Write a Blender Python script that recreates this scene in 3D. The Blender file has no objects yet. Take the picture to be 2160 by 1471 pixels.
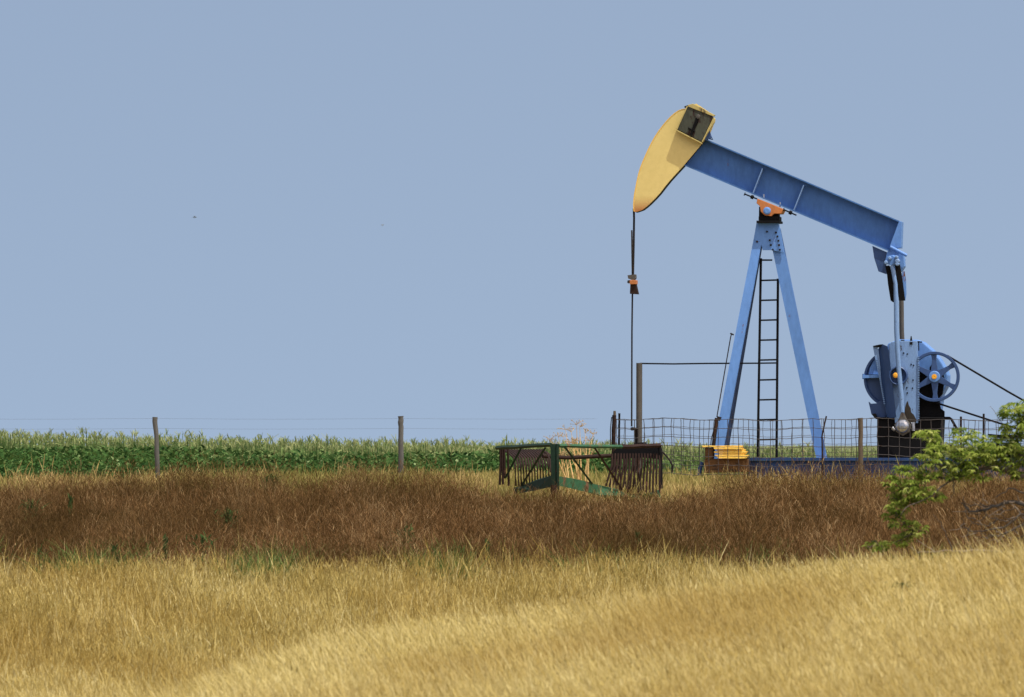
import bpy, math, random
import numpy as np
from mathutils import Vector, Matrix

# ------------------------------------------------------------------ camera, sky, sun, exposure
EYE = 1.6                       # camera height in scene units (m)
F = 14000.0                     # focal length in photograph pixels (2160 wide)
HY = 937.0                      # horizon row in the photograph
sc = bpy.context.scene
col = sc.collection
cam_d = bpy.data.cameras.new("camera"); cam = bpy.data.objects.new("camera", cam_d); col.objects.link(cam)
cam.location = (0, 0, EYE); cam.rotation_euler = (math.radians(90), 0, 0)
cam_d.sensor_width = 36; cam_d.lens = F/2160*36
cam_d.shift_y = (HY-735.5)/2160
cam_d.clip_start = 0.5; cam_d.clip_end = 20000
cam_d.dof.use_dof = True; cam_d.dof.focus_distance = 92; cam_d.dof.aperture_fstop = 9.5
sc.camera = cam

SUN = Vector((0.33, -0.31, 1.0)).normalized()       # direction towards the sun
elev = math.asin(SUN.z); azim = math.atan2(SUN.x, SUN.y)
w = bpy.data.worlds.new("World"); sc.world = w; w.use_nodes = True
nt = w.node_tree
sky = nt.nodes.new('ShaderNodeTexSky'); sky.sky_type = 'NISHITA'; sky.sun_disc = False
sky.sun_elevation = elev; sky.sun_rotation = azim
sky.air_density = 1.0; sky.dust_density = 2.0; sky.ozone_density = 1.0
bg = nt.nodes['Background']; bg.inputs[1].default_value = 0.1
tc = nt.nodes.new('ShaderNodeTexCoord'); mp_ = nt.nodes.new('ShaderNodeMapping'); mp_.inputs[1].default_value = (0, 0, .38)
nt.links.new(tc.outputs['Generated'], mp_.inputs[0]); nt.links.new(mp_.outputs[0], sky.inputs[0])
hz = nt.nodes.new('ShaderNodeMix'); hz.data_type = 'RGBA'; hz.blend_type = 'MULTIPLY'; hz.inputs[0].default_value = 1   # pale summer haze in the sky
hz.inputs[7].default_value = (1.87, 1.63, 1.37, 1)
nt.links.new(sky.outputs[0], hz.inputs[6]); nt.links.new(hz.outputs[2], bg.inputs[0])
sl = bpy.data.lights.new("sun", 'SUN'); sl.energy = 3.6; sl.angle = math.radians(0.5); sl.color = (1, 0.95, 0.86)
so = bpy.data.objects.new("sun", sl); col.objects.link(so); so.location = (20, 20, 60)
so.rotation_euler = (-SUN).to_track_quat('-Z', 'Y').to_euler()
vs = sc.view_settings; vs.view_transform = 'Standard'; vs.look = 'None'; vs.gamma = 1; vs.exposure = 0.35
sc.cycles.max_bounces = 6; sc.cycles.diffuse_bounces = 3; sc.cycles.glossy_bounces = 2
sc.cycles.transmission_bounces = 3; sc.cycles.transparent_max_bounces = 4

random.seed(4)
rng = np.random.default_rng(11)

# ------------------------------------------------------------------ helpers
def W(px, py, d):
    """point at distance d seen at photograph pixel px, py"""
    return Vector(((px-1080)/F*d, d, EYE+(HY-py)/F*d))

TH = math.radians(8); CX = 4.0; CD = 100.0
CT, ST = math.cos(TH), math.sin(TH)
E2 = Vector((ST, CT, 0))
def P(px, py, wd=0.0):
    """point of the pump jack, wd metres behind (+) or before (-) its centre plane"""
    k = (px-1080)/F
    u = (k*(CD+wd*CT)-CX-wd*ST)/(CT+k*ST)
    X = CX+u*CT+wd*ST; Y = CD-u*ST+wd*CT
    return Vector((X, Y, EYE+(HY-py)/F*Y))

def sstep(a, b, x):
    t = np.clip((x-a)/(b-a), 0, 1); return t*t*(3-2*t)

class MB:
    def __init__(s): s.v = []; s.f = []; s.sm = []
    def add(s, vs, fs, smooth=False):
        n = len(s.v); s.v += [Vector(p) for p in vs]
        s.f += [tuple(i+n for i in f) for f in fs]; s.sm += [smooth]*len(fs)
        return s
    def slab(s, front, off):
        """closed plate: front outline, extruded by vector off"""
        n = len(front); off = Vector(off)
        vs = [Vector(p) for p in front]+[Vector(p)+off for p in front]
        fs = [tuple(range(n)), tuple(range(2*n-1, n-1, -1))]
        fs += [(i, i+n, (i+1) % n+n, (i+1) % n) for i in range(n)]
        return s.add(vs, fs)
    def plate(s, pix, w0, w1):
        return s.slab([P(x, y, w0) for x, y in pix], E2*(w1-w0))
    def tube(s, pts, r, n=8, flat=1.0):
        pts = [Vector(p) for p in pts]; m = len(pts)
        rs = r if hasattr(r, '__len__') else [r]*m
        vs = []; fs = []
        for i, p in enumerate(pts):
            t = (pts[min(i+1, m-1)]-pts[max(i-1, 0)]).normalized()
            a = t.cross(Vector((0, 0, 1)) if abs(t.z) < .9 else Vector((0, 1, 0))).normalized(); b = t.cross(a)
            for k in range(n):
                an = 2*math.pi*k/n
                vs.append(p+(a*math.cos(an)*flat+b*math.sin(an))*rs[i])
        for i in range(m-1):
            for k in range(n):
                fs.append((i*n+k, i*n+(k+1) % n, (i+1)*n+(k+1) % n, (i+1)*n+k))
        s.add(vs, fs, n > 4)
        s.add([vs[k] for k in range(n)], [tuple(range(n-1, -1, -1))])
        s.add([vs[(m-1)*n+k] for k in range(n)], [tuple(range(n))])
        return s
    def ball(s, c, r, n=12, m=8):
        c = Vector(c); vs = []; fs = []
        for i in range(m+1):
            a = math.pi*i/m
            for k in range(n):
                b = 2*math.pi*k/n
                vs.append(c+Vector((math.sin(a)*math.cos(b), math.sin(a)*math.sin(b), math.cos(a)))*r)
        for i in range(m):
            for k in range(n):
                fs.append((i*n+k, i*n+(k+1) % n, (i+1)*n+(k+1) % n, (i+1)*n+k))
        return s.add(vs, fs, True)
    def lathe(s, c, ax, prof, n=40):
        """rings (radius, position along ax) about ax through c"""
        c = Vector(c); ax = Vector(ax).normalized()
        a = ax.cross(Vector((0, 0, 1))).normalized(); b = ax.cross(a)
        vs = []; fs = []; m = len(prof)
        for r, h in prof:
            for k in range(n):
                an = 2*math.pi*k/n
                vs.append(c+ax*h+(a*math.cos(an)+b*math.sin(an))*r)
        for i in range(m-1):
            for k in range(n):
                fs.append((i*n+k, i*n+(k+1) % n, (i+1)*n+(k+1) % n, (i+1)*n+k))
        return s.add(vs, fs, False)
    def build(s, name, mat, parent=None, bevel=0.0, root=None):
        off = Vector((0, 0, 0))
        if parent is not None:
            q = parent
            while q is not None: off += q.location; q = q.parent
        elif root is not None: off = Vector(root)
        me = bpy.data.meshes.new(name)
        me.from_pydata([tuple(v-off) for v in s.v], [], s.f)
        me.polygons.foreach_set('use_smooth', s.sm)
        me.materials.append(mat); me.validate(); me.update()
        o = bpy.data.objects.new(name, me); col.objects.link(o)
        if parent is not None: o.parent = parent
        elif root is not None: o.location = root
        if bevel:
            b = o.modifiers.new('bevel', 'BEVEL'); b.width = bevel; b.segments = 2; b.limit_method = 'ANGLE'
        return o

def tag(o, label=None, cat=None, group=None, kind=None):
    if label: o['label'] = label
    if cat: o['category'] = cat
    if group: o['group'] = group
    if kind: o['kind'] = kind
    return o
def empty(name, loc, label=None, cat=None, group=None):
    o = bpy.data.objects.new(name, None); col.objects.link(o); o.location = loc; o.empty_display_size = .2
    return tag(o, label, cat, group)

# ------------------------------------------------------------------ materials
def mat_new(name):
    m = bpy.data.materials.new(name); m.use_nodes = True
    return m, m.node_tree, m.node_tree.nodes['Principled BSDF']
def N(t, typ, **kw):
    n = t.nodes.new(typ)
    for k, v in kw.items():
        if k in n.inputs.keys(): n.inputs[k].default_value = v
        else: setattr(n, k, v)
    return n
def ramp(t, fac, stops):
    r = t.nodes.new('ShaderNodeValToRGB'); e = r.color_ramp.elements
    while len(e) < len(stops): e.new(0.5)
    for k, (p, c) in enumerate(stops): e[k].position = p; e[k].color = (*c, 1)
    t.links.new(fac, r.inputs[0]); return r
def mixc(t, fac, a, b, mode='MIX'):
    m = t.nodes.new('ShaderNodeMix'); m.data_type = 'RGBA'; m.blend_type = mode
    for sock, v in ((m.inputs[0], fac), (m.inputs[6], a), (m.inputs[7], b)):
        if isinstance(v, (int, float)): sock.default_value = v
        elif isinstance(v, tuple): sock.default_value = (*v, 1)
        else: t.links.new(v, sock)
    return m.outputs[2]
def coords(t, scale=(1, 1, 1)):
    g = t.nodes.new('ShaderNodeNewGeometry'); m = N(t, 'ShaderNodeMapping'); m.inputs['Scale'].default_value = scale
    t.links.new(g.outputs['Position'], m.inputs['Vector']); return m.outputs[0]
def noise(t, vec, scale, detail=4, rough=.6):
    n = N(t, 'ShaderNodeTexNoise', Scale=scale, Detail=detail, Roughness=rough); t.links.new(vec, n.inputs['Vector'])
    return n.outputs['Fac']

def paint(name, c, rough=.5, mottle=.25, rust=.0, rustc=(.12, .045, .02), sc_=6, metal=0, bump=.15, streak=(1, 1, .35)):
    m, t, b = mat_new(name)
    if not metal: b.inputs['Specular IOR Level'].default_value = .12 if max(c) < .1 else .3
    v = coords(t, streak)
    n1 = noise(t, v, sc_*.35, 5, .65); n2 = noise(t, v, sc_*3.5, 5, .7)
    dark = tuple(x*(1-mottle) for x in c); lite = tuple(min(1, x*(1+mottle*.7)) for x in c)
    r = ramp(t, n1, [(.3, dark), (.7, lite)])
    out = mixc(t, .5, r.outputs[0], ramp(t, n2, [(.3, dark), (.7, lite)]).outputs[0])
    if rust:
        n3 = noise(t, v, sc_*1.1, 8, .75)
        k = ramp(t, n3, [(.72-rust*.5, (0, 0, 0)), (.76-rust*.5, (1, 1, 1))])
        out = mixc(t, k.outputs[0], out, ramp(t, n2, [(.3, tuple(x*.5 for x in rustc)), (.7, tuple(x*1.6 for x in rustc))]).outputs[0])
        rr = ramp(t, k.outputs[0], [(0, (rough,)*3), (1, (.9,)*3)]); t.links.new(rr.outputs[0], b.inputs['Roughness'])
    t.links.new(out, b.inputs['Base Color'])
    if not rust: b.inputs['Roughness'].default_value = rough
    b.inputs['Metallic'].default_value = metal
    bm = N(t, 'ShaderNodeBump', Strength=bump, Distance=.01); t.links.new(n2, bm.inputs['Height']); t.links.new(bm.outputs[0], b.inputs['Normal'])
    return m

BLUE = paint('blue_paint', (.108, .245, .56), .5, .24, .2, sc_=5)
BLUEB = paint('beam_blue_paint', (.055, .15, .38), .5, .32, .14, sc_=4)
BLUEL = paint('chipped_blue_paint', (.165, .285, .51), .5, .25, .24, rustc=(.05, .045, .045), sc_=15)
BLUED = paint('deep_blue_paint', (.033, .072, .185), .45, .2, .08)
NAVY = paint('old_navy_paint', (.016, .048, .15), .6, .5, .2, rustc=(.05, .045, .04))
YEL = paint('yellow_paint', (.72, .47, .105), .5, .10, .0, sc_=7)
YELP = paint('plank_yellow_paint', (.85, .56, .10), .7, .2, .12, rustc=(.28, .15, .04))
ORG = paint('orange_paint', (.44, .16, .05), .55, .3, .16, rustc=(.2, .04, .02))
HUBY = paint('hub_yellow', (.75, .36, .03), .4, .1)
BLK = paint('greasy_black', (.005, .005, .006), .75, .5, .12, rustc=(.022, .014, .01))
DRK = paint('dark_rusted_steel', (.018, .015, .015), .7, .4, .25, rustc=(.05, .025, .015))
PIPE = paint('weathered_pipe', (.085, .08, .072), .8, .35, .2, rustc=(.06, .04, .03))
GREEN = paint('faded_green_paint', (.03, .095, .048), .6, .4, .36, rustc=(.11, .06, .035), sc_=5)
GREEND = paint('dark_green_paint', (.013, .032, .02), .6, .5, .3, rustc=(.05, .03, .022), sc_=8)
RUST = paint('rusty_tine', (.028, .016, .013), .8, .5, .22, rustc=(.09, .045, .03), sc_=10)
WOOD = paint('weathered_wood', (.10, .10, .095), .95, .45, .1, rustc=(.04, .036, .032), sc_=16, bump=.6, streak=(1, 1, .12))
WOODB = paint('brown_wood', (.10, .078, .055), .95, .4, .1, rustc=(.05, .03, .02), sc_=16, bump=.6, streak=(1, 1, .12))
TIMB = paint('rotten_brown_timber', (.10, .05, .02), .95, .5, .3, rustc=(.03, .02, .015), sc_=10, bump=.6, streak=(.3, 1, 1))
WIRE = paint('galvanised_wire', (.07, .065, .065), .7, .4, .3, rustc=(.06, .035, .025))
STEEL = paint('worn_bright_steel', (.40, .42, .46), .28, .3, .1, metal=.8)
BOX = paint('weathered_box_plate', (.060, .066, .050), .75, .55, .35, rustc=(.035, .022, .02), sc_=7)
BARK = paint('grey_bark', (.12, .10, .08), .95, .45, .1, rustc=(.05, .04, .03), sc_=14, bump=.6)
DEAD = paint('bleached_dead_wood', (.30, .25, .19), .9, .3, .1, sc_=14)
BIRD = paint('dark_feathers', (.16, .19, .23), .8, .2)

def head_material():
    """yellow paint that goes rusty orange at the bottom tip of the horse head"""
    m, t, b = mat_new('horse_head_yellow')
    v = coords(t); n1 = noise(t, v, 2.2, 5, .6); n2 = noise(t, v, 14, 5, .7)
    base = mixc(t, .5, ramp(t, n1, [(.3, (.62, .49, .17)), (.7, (.70, .56, .20))]).outputs[0],
                ramp(t, n2, [(.3, (.60, .47, .15)), (.7, (.73, .58, .21))]).outputs[0])
    g = t.nodes.new('ShaderNodeNewGeometry'); s = t.nodes.new('ShaderNodeSeparateXYZ'); t.links.new(g.outputs['Position'], s.inputs[0])
    mp = N(t, 'ShaderNodeMapRange'); t.links.new(s.outputs[2], mp.inputs[0])
    tip = P(1338, 448).z
    mp.inputs[1].default_value = tip+.26; mp.inputs[2].default_value = tip+.03
    ad = N(t, 'ShaderNodeMath', operation='MULTIPLY'); t.links.new(mp.outputs[0], ad.inputs[0])
    k = ramp(t, n1, [(.3, (.7,)*3), (.65, (1,)*3)]); t.links.new(k.outputs[0], ad.inputs[1])
    ad2 = N(t, 'ShaderNodeMath', operation='POWER'); t.links.new(ad.outputs[0], ad2.inputs[0]); ad2.inputs[1].default_value = 1.3
    out = mixc(t, ad2.outputs[0], base, (.33, .075, .01))
    t.links.new(out, b.inputs['Base Color']); b.inputs['Roughness'].default_value = .5
    return m
HEAD = head_material()
FARLEG = paint('rusted_shade_blue_paint', (.035, .06, .13), .7, .4, .3, rustc=(.05, .04, .03), sc_=9)  # rusted blue, darkened to stand for the shade inside the leg's flange

def veg(name, stops, patch=None, psc=.5, transl=.35, rough=.7, detail_scale=(1, 1, 1), pamt=.6):
    """leaf / stalk material: per-blade tint, with patches of another colour over the ground"""
    m = bpy.data.materials.new(name); m.use_nodes = True; t = m.node_tree
    t.nodes.clear(); o = t.nodes.new('ShaderNodeOutputMaterial')
    a = N(t, 'ShaderNodeAttribute', attribute_name='tint')
    c = ramp(t, a.outputs['Fac'], stops).outputs[0]
    if patch:
        n = noise(t, coords(t, detail_scale), psc, 4, .6)
        k = ramp(t, n, [(.42, (0, 0, 0)), (.62, (pamt,)*3)])
        c = mixc(t, k.outputs[0], c, patch)
    d = t.nodes.new('ShaderNodeBsdfDiffuse'); tr = t.nodes.new('ShaderNodeBsdfTranslucent')
    t.links.new(c, d.inputs[0]); t.links.new(c, tr.inputs[0])
    mx = t.nodes.new('ShaderNodeMixShader'); mx.inputs[0].default_value = transl
    t.links.new(d.outputs[0], mx.inputs[1]); t.links.new(tr.outputs[0], mx.inputs[2]); t.links.new(mx.outputs[0], o.inputs[0])
    return m

# ------------------------------------------------------------------ terrain
def fbm(x, y, s, seed=0):
    r = np.random.default_rng(seed); out = 0; amp = 1
    for k in range(4):
        a, b, c, d = r.uniform(-1, 1, 4); n = math.hypot(a, b); m_ = math.hypot(c, d)
        out = out+amp*np.sin((a*x+b*y)/n/s*6.28+r.uniform(0, 6))*np.cos((c*x+d*y)/m_/s*5.1+r.uniform(0, 6))
        s *= .53; amp *= .6
    return out/2
def gz(x, y):
    """ground height (relative to the eye) at x, y"""
    x = np.asarray(x, float); y = np.asarray(y, float); xc = np.clip(x, -9, 9)
    tip = -1.10+.14*xc-.035*np.minimum(xc, 0)**2-.004*np.maximum(xc, 0)**2
    slope = .028+.006*np.clip(xc, -3, 4)
    A = np.maximum(tip-.42-slope*np.maximum(45-y, 0), -2.1-.02*np.maximum(30-y, 0)*0)
    A = A-.10*np.maximum(y-45, 0)
    ys = [0, 46, 50, 62, 75, 88, 93, 98, 102, 106, 112, 130, 137, 400]
    zs = [-2.2, -2.2, -2.12, -1.60, -1.36, -1.12, -.84, -.66, -.62, -.72, -1.0, -.95, -1.95, -1.95]
    B = np.interp(y, ys, zs)
    B = B-.017*(np.clip(x, -14, 12)+11)*sstep(130, 138, y)
    z = np.where(y < 44, A, 0)
    mixk = 1/(1+np.exp(-(A-B)/.04)); top = A*mixk+B*(1-mixk)
    z = np.where(y < 44, A, np.where(y < 56, top, B))
    return z+.035*fbm(x, y, 3.2, 3)
def ground_z(x, y): return EYE+gz(x, y)

def ground_sheet():
    ys = np.concatenate([np.arange(-60, 20, 5), np.arange(20, 160, .6), np.geomspace(160, 9000, 40)])
    xs = np.concatenate([-np.geomspace(6000, 26, 22), np.arange(-25, 25.01, .6), np.geomspace(26, 6000, 22)])
    X, Y = np.meshgrid(xs, ys); Z = ground_z(X, Y)
    v = np.stack([X, Y, Z], -1).reshape(-1, 3); n = len(xs); m_ = len(ys)
    i = (np.arange(m_-1)[:, None]*n+np.arange(n-1)[None]).ravel()
    f = np.stack([i, i+1, i+n+1, i+n], 1)
    me = bpy.data.meshes.new('ground'); me.from_pydata(v.tolist(), [], f.tolist()); me.update()
    me.polygons.foreach_set('use_smooth', [True]*len(f))
    m, t, b = mat_new('soil_and_litter')
    vec = coords(t); n1 = noise(t, vec, .9, 6, .7); n2 = noise(t, vec, 14, 6, .75)
    g = t.nodes.new('ShaderNodeNewGeometry'); s = t.nodes.new('ShaderNodeSeparateXYZ'); t.links.new(g.outputs['Position'], s.inputs[0])
    tan = ramp(t, n2, [(.3, (.15, .105, .035)), (.7, (.38, .29, .11))]).outputs[0]
    brn = ramp(t, n2, [(.3, (.03, .017, .008)), (.7, (.12, .065, .03))]).outputs[0]
    grn = ramp(t, n2, [(.3, (.03, .05, .012)), (.7, (.14, .15, .05))]).outputs[0]
    def rng_(a, bb):
        mp = N(t, 'ShaderNodeMapRange'); t.links.new(s.outputs[1], mp.inputs[0]); mp.inputs[1].default_value = a; mp.inputs[2].default_value = bb
        return mp.outputs[0]
    c = mixc(t, rng_(59, 63), tan, brn); c = mixc(t, rng_(86, 90), c, tan); c = mixc(t, rng_(102, 106), c, grn)
    t.links.new(c, b.inputs['Base Color']); b.inputs['Roughness'].default_value = 1
    me.materials.append(m)
    o = bpy.data.objects.new('ground', me); col.objects.link(o); o['kind'] = 'structure'
    o['label'] = 'dry rolling pasture and field ground'
ground_sheet()

# ------------------------------------------------------------------ plants as ribbons
def ribbons(base, height, width, lean, prof, droop, seg, tint, side=None, wob=0.0, flare=0.0):
    """base (N,3); height (N); lean (N,2) tip offset as a share of height; returns verts, quads, tint"""
    n = len(base); ts = np.linspace(0, 1, seg+1)
    if side is None:
        a = rng.uniform(-1.0, 1.0, n); side = np.stack([np.cos(a), np.sin(a), 0*a], 1)
    V = np.empty((n, seg+1, 2, 3))
    for k, t_ in enumerate(ts):
        c = base.copy()
        c[:, 0] += lean[:, 0]*height*t_**1.7; c[:, 1] += lean[:, 1]*height*t_**1.7
        c[:, 2] += height*(t_-droop*t_**2.2)
        if wob: c[:, :2] += rng.normal(0, wob, (n, 2))*t_
        hw = (width*prof[k]*.5)[:, None]*side
        V[:, k, 0] = c-hw; V[:, k, 1] = c+hw
    idx = (np.arange(n)*(seg+1)*2)[:, None]+(np.arange(seg)*2)[None]
    Q = np.stack([idx, idx+1, idx+3, idx+2], -1).reshape(-1, 4)
    T = np.repeat(tint, (seg+1)*2)
    return V.reshape(-1, 3), Q, T

def mesh_obj(name, parts, mat, label, cat=None, kind='stuff', root=(0, 0, 0), parent=None):
    vs = []; qs = []; ts = []; n = 0
    for V, Q, T in parts:
        vs.append(V); qs.append(Q+n); ts.append(T); n += len(V)
    V = np.concatenate(vs).astype(np.float32)-np.array(root, np.float32); Q = np.concatenate(qs).astype(np.int32); T = np.concatenate(ts).astype(np.float32)
    me = bpy.data.meshes.new(name)
    me.vertices.add(len(V)); me.vertices.foreach_set('co', V.ravel())
    me.loops.add(Q.size); me.loops.foreach_set('vertex_index', Q.ravel())
    me.polygons.add(len(Q)); me.polygons.foreach_set('loop_start', np.arange(0, Q.size, 4, dtype=np.int32))
    me.update(calc_edges=True)
    a = me.attributes.new('tint', 'FLOAT', 'POINT'); a.data.foreach_set('value', T)
    me.materials.append(mat)
    o = bpy.data.objects.new(name, me); col.objects.link(o); o.location = root if parent is None else (0, 0, 0)
    if parent is not None: o.parent = parent
    else: tag(o, label, cat, None, kind)
    return o

def scatter(n, y0, y1, marg=1.22, pw=1.0):
    """random points over the part of the field between two distances, a little wider than the view"""
    n = int(n*(1+1.8/(.0771*.5*(y0+y1)*marg+.8)))      # keep the density while reaching further to the sides
    y = y0+(y1-y0)*rng.uniform(0, 1, n*2)**pw
    keep = rng.uniform(0, 1, n*2) < (y*.094+2.6)/(y1*.094+2.6); y = y[keep][:n]
    hw = (1080/F)*y*marg+2.6
    x = rng.uniform(-1, 1, len(y))*hw
    return x, y
def base_at(x, y, dz=-.02):
    return np.stack([x, y, ground_z(x, y)+dz], 1)

def grass_patch(n, y0, y1, h, hs, wd, lean, leans, tintf, seg=3, head=True, filt=None, hmod=.3, pat=1.6, seed=5):
    x, y = scatter(n, y0, y1)
    if filt is not None:
        k = filt(x, y); x, y = x[k], y[k]
    b = base_at(x, y); nn = len(x)
    hh = h*(1+hs*rng.normal(0, 1, nn))*(1+hmod*fbm(x, y, pat, seed)); hh = np.clip(hh, .08, None)
    L = np.stack([rng.normal(lean[0], leans, nn), rng.normal(lean[1], leans, nn)], 1)
    T = np.clip(tintf(x, y)+rng.normal(0, .13, nn), 0, 1)
    prof = [.8, .8, .7, .25] if not head else [.5, .45, .95, .2]
    if seg == 4: prof = [.7, .6, .45, 1.3, .15]
    return ribbons(b, hh, np.full(nn, wd)*rng.uniform(.7, 1.3, nn), L, prof, .12, seg, T)

def flecks(n, y0, y1, h, ll, wd, tintf, lean=(0, 0), pat=1.6, seed=5, hmod=.3, low=.45):
    x, y = scatter(n, y0, y1); m_ = len(x)
    hh = h*(1+hmod*fbm(x, y, pat, seed))*rng.uniform(low, 1.12, m_)
    b = base_at(x, y); b[:, 2] += hh
    return ribbons(b, rng.uniform(.4, 1.3, m_)*ll, rng.uniform(.6, 1.4, m_)*wd, np.stack([rng.normal(lean[0], .35, m_), rng.normal(lean[1], .35, m_)], 1), [.5, 1, .2], .1, 2, np.clip(tintf(x, y)+rng.normal(0, .22, m_), 0, 1))

TAN = veg('dry_tan_grass', [(0, (.13, .10, .025)), (.35, (.37, .285, .085)), (.7, (.60, .495, .19)), (1, (.80, .72, .38))],
          patch=(.34, .22, .05), psc=.35, transl=.30, pamt=.55, detail_scale=(1, .55, 1))
parts = [
    grass_patch(220000, 26, 47.5, .37, .20, .0027, (-.21, .03), .19, lambda x, y: .63+.16*fbm(x, y, 2.6, 8), seg=4, pat=2.4),
    grass_patch(30000, 26, 47.5, .47, .15, .0027, (-.23, .0), .17, lambda x, y: .80+0*x, seg=4),
    flecks(330000, 26, 47.5, .38, .045, .0036, lambda x, y: .68+.16*fbm(x, y, 2.6, 8)+.08*fbm(x, y, .5, 18), (-.3, 0), pat=2.4, low=.6),
    flecks(330000, 46, 63.5, .40, .045, .0050, lambda x, y: .47+.28*fbm(x, y, 1.9, 9)+.14*(1-sstep(47, 53, y))+.1*fbm(x, y, .6, 19), (0, 0), pat=1.7, hmod=.42),
    grass_patch(150000, 46, 63+0, .40, .24, .0048, (-.02, .0), .2, lambda x, y: .40+.26*fbm(x, y, 1.9, 9)+.14*(1-sstep(47, 53, y)), seg=4, hmod=.42, pat=1.7),
    grass_patch(16000, 46, 63.5, .48, .2, .004, (-.02, 0), .16, lambda x, y: .78+0*x, seg=4, hmod=.3),
    grass_patch(26000, 62, 66.5, .46, .22, .005, (-.02, 0), .2, lambda x, y: .45+0*x, seg=4, filt=lambda x, y: y-62 < 1.6+1.6*fbm(x, x*0, 3.5, 4)+2.6*np.exp(-((x-.9)/.9)**2)),
]
parts += [grass_patch(500, 46, 63, .54, .2, .0038, (-.05, 0), .2, lambda x, y: .8+0*x, seg=4),
          flecks(2500, 30, 63, .42, .035, .006, lambda x, y: .1+0*x, (0, 0), low=.7)]
mesh_obj('dry_grass', parts, TAN, 'tall dry golden grass over the foreground slope', 'grass')

STR = veg('verge_grass', [(0, (.09, .10, .03)), (.35, (.28, .22, .08)), (.7, (.52, .39, .17)), (1, (.66, .52, .27))],
          patch=(.17, .20, .05), psc=.45, transl=.3, pamt=.8)
mesh_obj('verge_grass', [grass_patch(52000, 87.5, 104, .21, .28, .009, (0, 0), .2, lambda x, y: .5+.2*fbm(x, y, 2, 2), seg=4, hmod=.3, filt=lambda x, y: ((y > 90.2) | (x < -1.4) | (x > 2.8)) & ((y < 99.6) | (x > -5.6)) & ((y > 92.3) | (x < -.2) | (x > 2.4) | (rng.uniform(0, 1, len(x)) < .35))),
                         grass_patch(2200, 88, 99, .36, .25, .008, (0, 0), .16, lambda x, y: .62+0*x, seg=4)],
         STR, 'patchy tan and green grass along the fence line behind the brown weeds', 'grass')

# brown weeds: fine branching stems carrying countless small seed clusters
BRN = veg('brown_weeds', [(0, (.025, .015, .006)), (.3, (.078, .043, .016)), (.6, (.16, .088, .035)), (.85, (.26, .150, .065)), (1, (.46, .32, .16))],
          patch=(.055, .036, .012), psc=.42, transl=.25, pamt=.85, detail_scale=(1, .6, 1))
def weeds():
    out = []
    nP = 6500
    x, y = scatter(nP, 61.5, 90.5, pw=.95)
    dip = sstep(-1.0, .1, x)*(1-sstep(2.3, 3.2, x))*sstep(80, 86, y)
    dipL = (1-sstep(-6.3, -5.2, x))*sstep(82, 87, y)
    hmax = (.66+.15*fbm(x, y, 3.1, 21)+.17*fbm(x, y, 1.3, 22)+.07*fbm(x, y, .5, 23))*rng.uniform(.7, 1.12, len(x))*(1+.16*sstep(82, 86, y))*(1-.52*dip)*(1-.25*dipL)
    edge = sstep(61, 64, y+2.2*fbm(x, x*0, 3.5, 4)-1.5*np.exp(-((x-.9)/1.0)**2)); hmax = np.clip(hmax*(.15+.85*edge), .05, .9)
    tintP = .50+.30*fbm(x, y, 2.6, 30)+.22*fbm(x, y, .9, 31)+rng.normal(0, .13, len(x))
    R_ = rng.uniform(.16, .36, len(x))*np.clip(hmax/.6, .5, 1.3)
    def bush(ns, l0, l1, w0, w1, ts, low, dt=0.0):
        n = len(x)*ns; rr = np.sqrt(rng.uniform(0, 1, n)); a_ = rng.uniform(0, 6.28, n); Rr = np.repeat(R_, ns); H = np.repeat(hmax, ns)
        cx = np.repeat(x, ns)+np.cos(a_)*rr*Rr; cy = np.repeat(y, ns)+np.sin(a_)*rr*Rr
        dome = np.sqrt(1-.85*rr**2)
        cz = ground_z(cx, cy)+H*dome*rng.uniform(low, 1.03, n)**.7
        L = np.stack([np.cos(a_)*rr*1.3+rng.normal(0, .4, n), np.sin(a_)*rr*1.3+rng.normal(0, .4, n)], 1)
        out.append(ribbons(np.stack([cx, cy, cz], 1), rng.uniform(l0, l1, n), rng.uniform(w0, w1, n), L, [.7, 1, .3], .1, 2, np.clip(np.repeat(tintP, ns)+rng.normal(dt, ts, n), 0, 1)))
    # main stems from the root outwards
    ns = 9; n = len(x)*ns; a_ = rng.uniform(0, 6.28, n); sp = rng.uniform(.1, .55, n)
    out.append(ribbons(base_at(np.repeat(x, ns), np.repeat(y, ns)), np.repeat(hmax, ns)*rng.uniform(.6, 1.08, n), rng.uniform(.003, .006, n), np.stack([np.cos(a_), np.sin(a_)], 1)*sp[:, None], [.9, .9, .8, .4], .05, 3, np.clip(np.repeat(tintP, ns)+rng.normal(.08, .17, n), 0, 1), wob=.02))
    bush(105, .02, .065, .003, .0065, .16, .15)
    bush(14, .06, .17, .0025, .0045, .16, .45, .20)
    xs, ys = scatter(380, 63, 90); n = len(xs)
    out.append(ribbons(base_at(xs, ys), rng.uniform(.45, .85, n), np.full(n, .006), rng.normal(0, .3, (n, 2)), [.7, .6, .9, .4], .12, 3, rng.uniform(.8, 1, n), wob=.03))
    return out
mesh_obj('brown_weeds', weeds(), BRN, 'dense band of rusty brown dried weeds across the middle', 'weeds')

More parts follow.
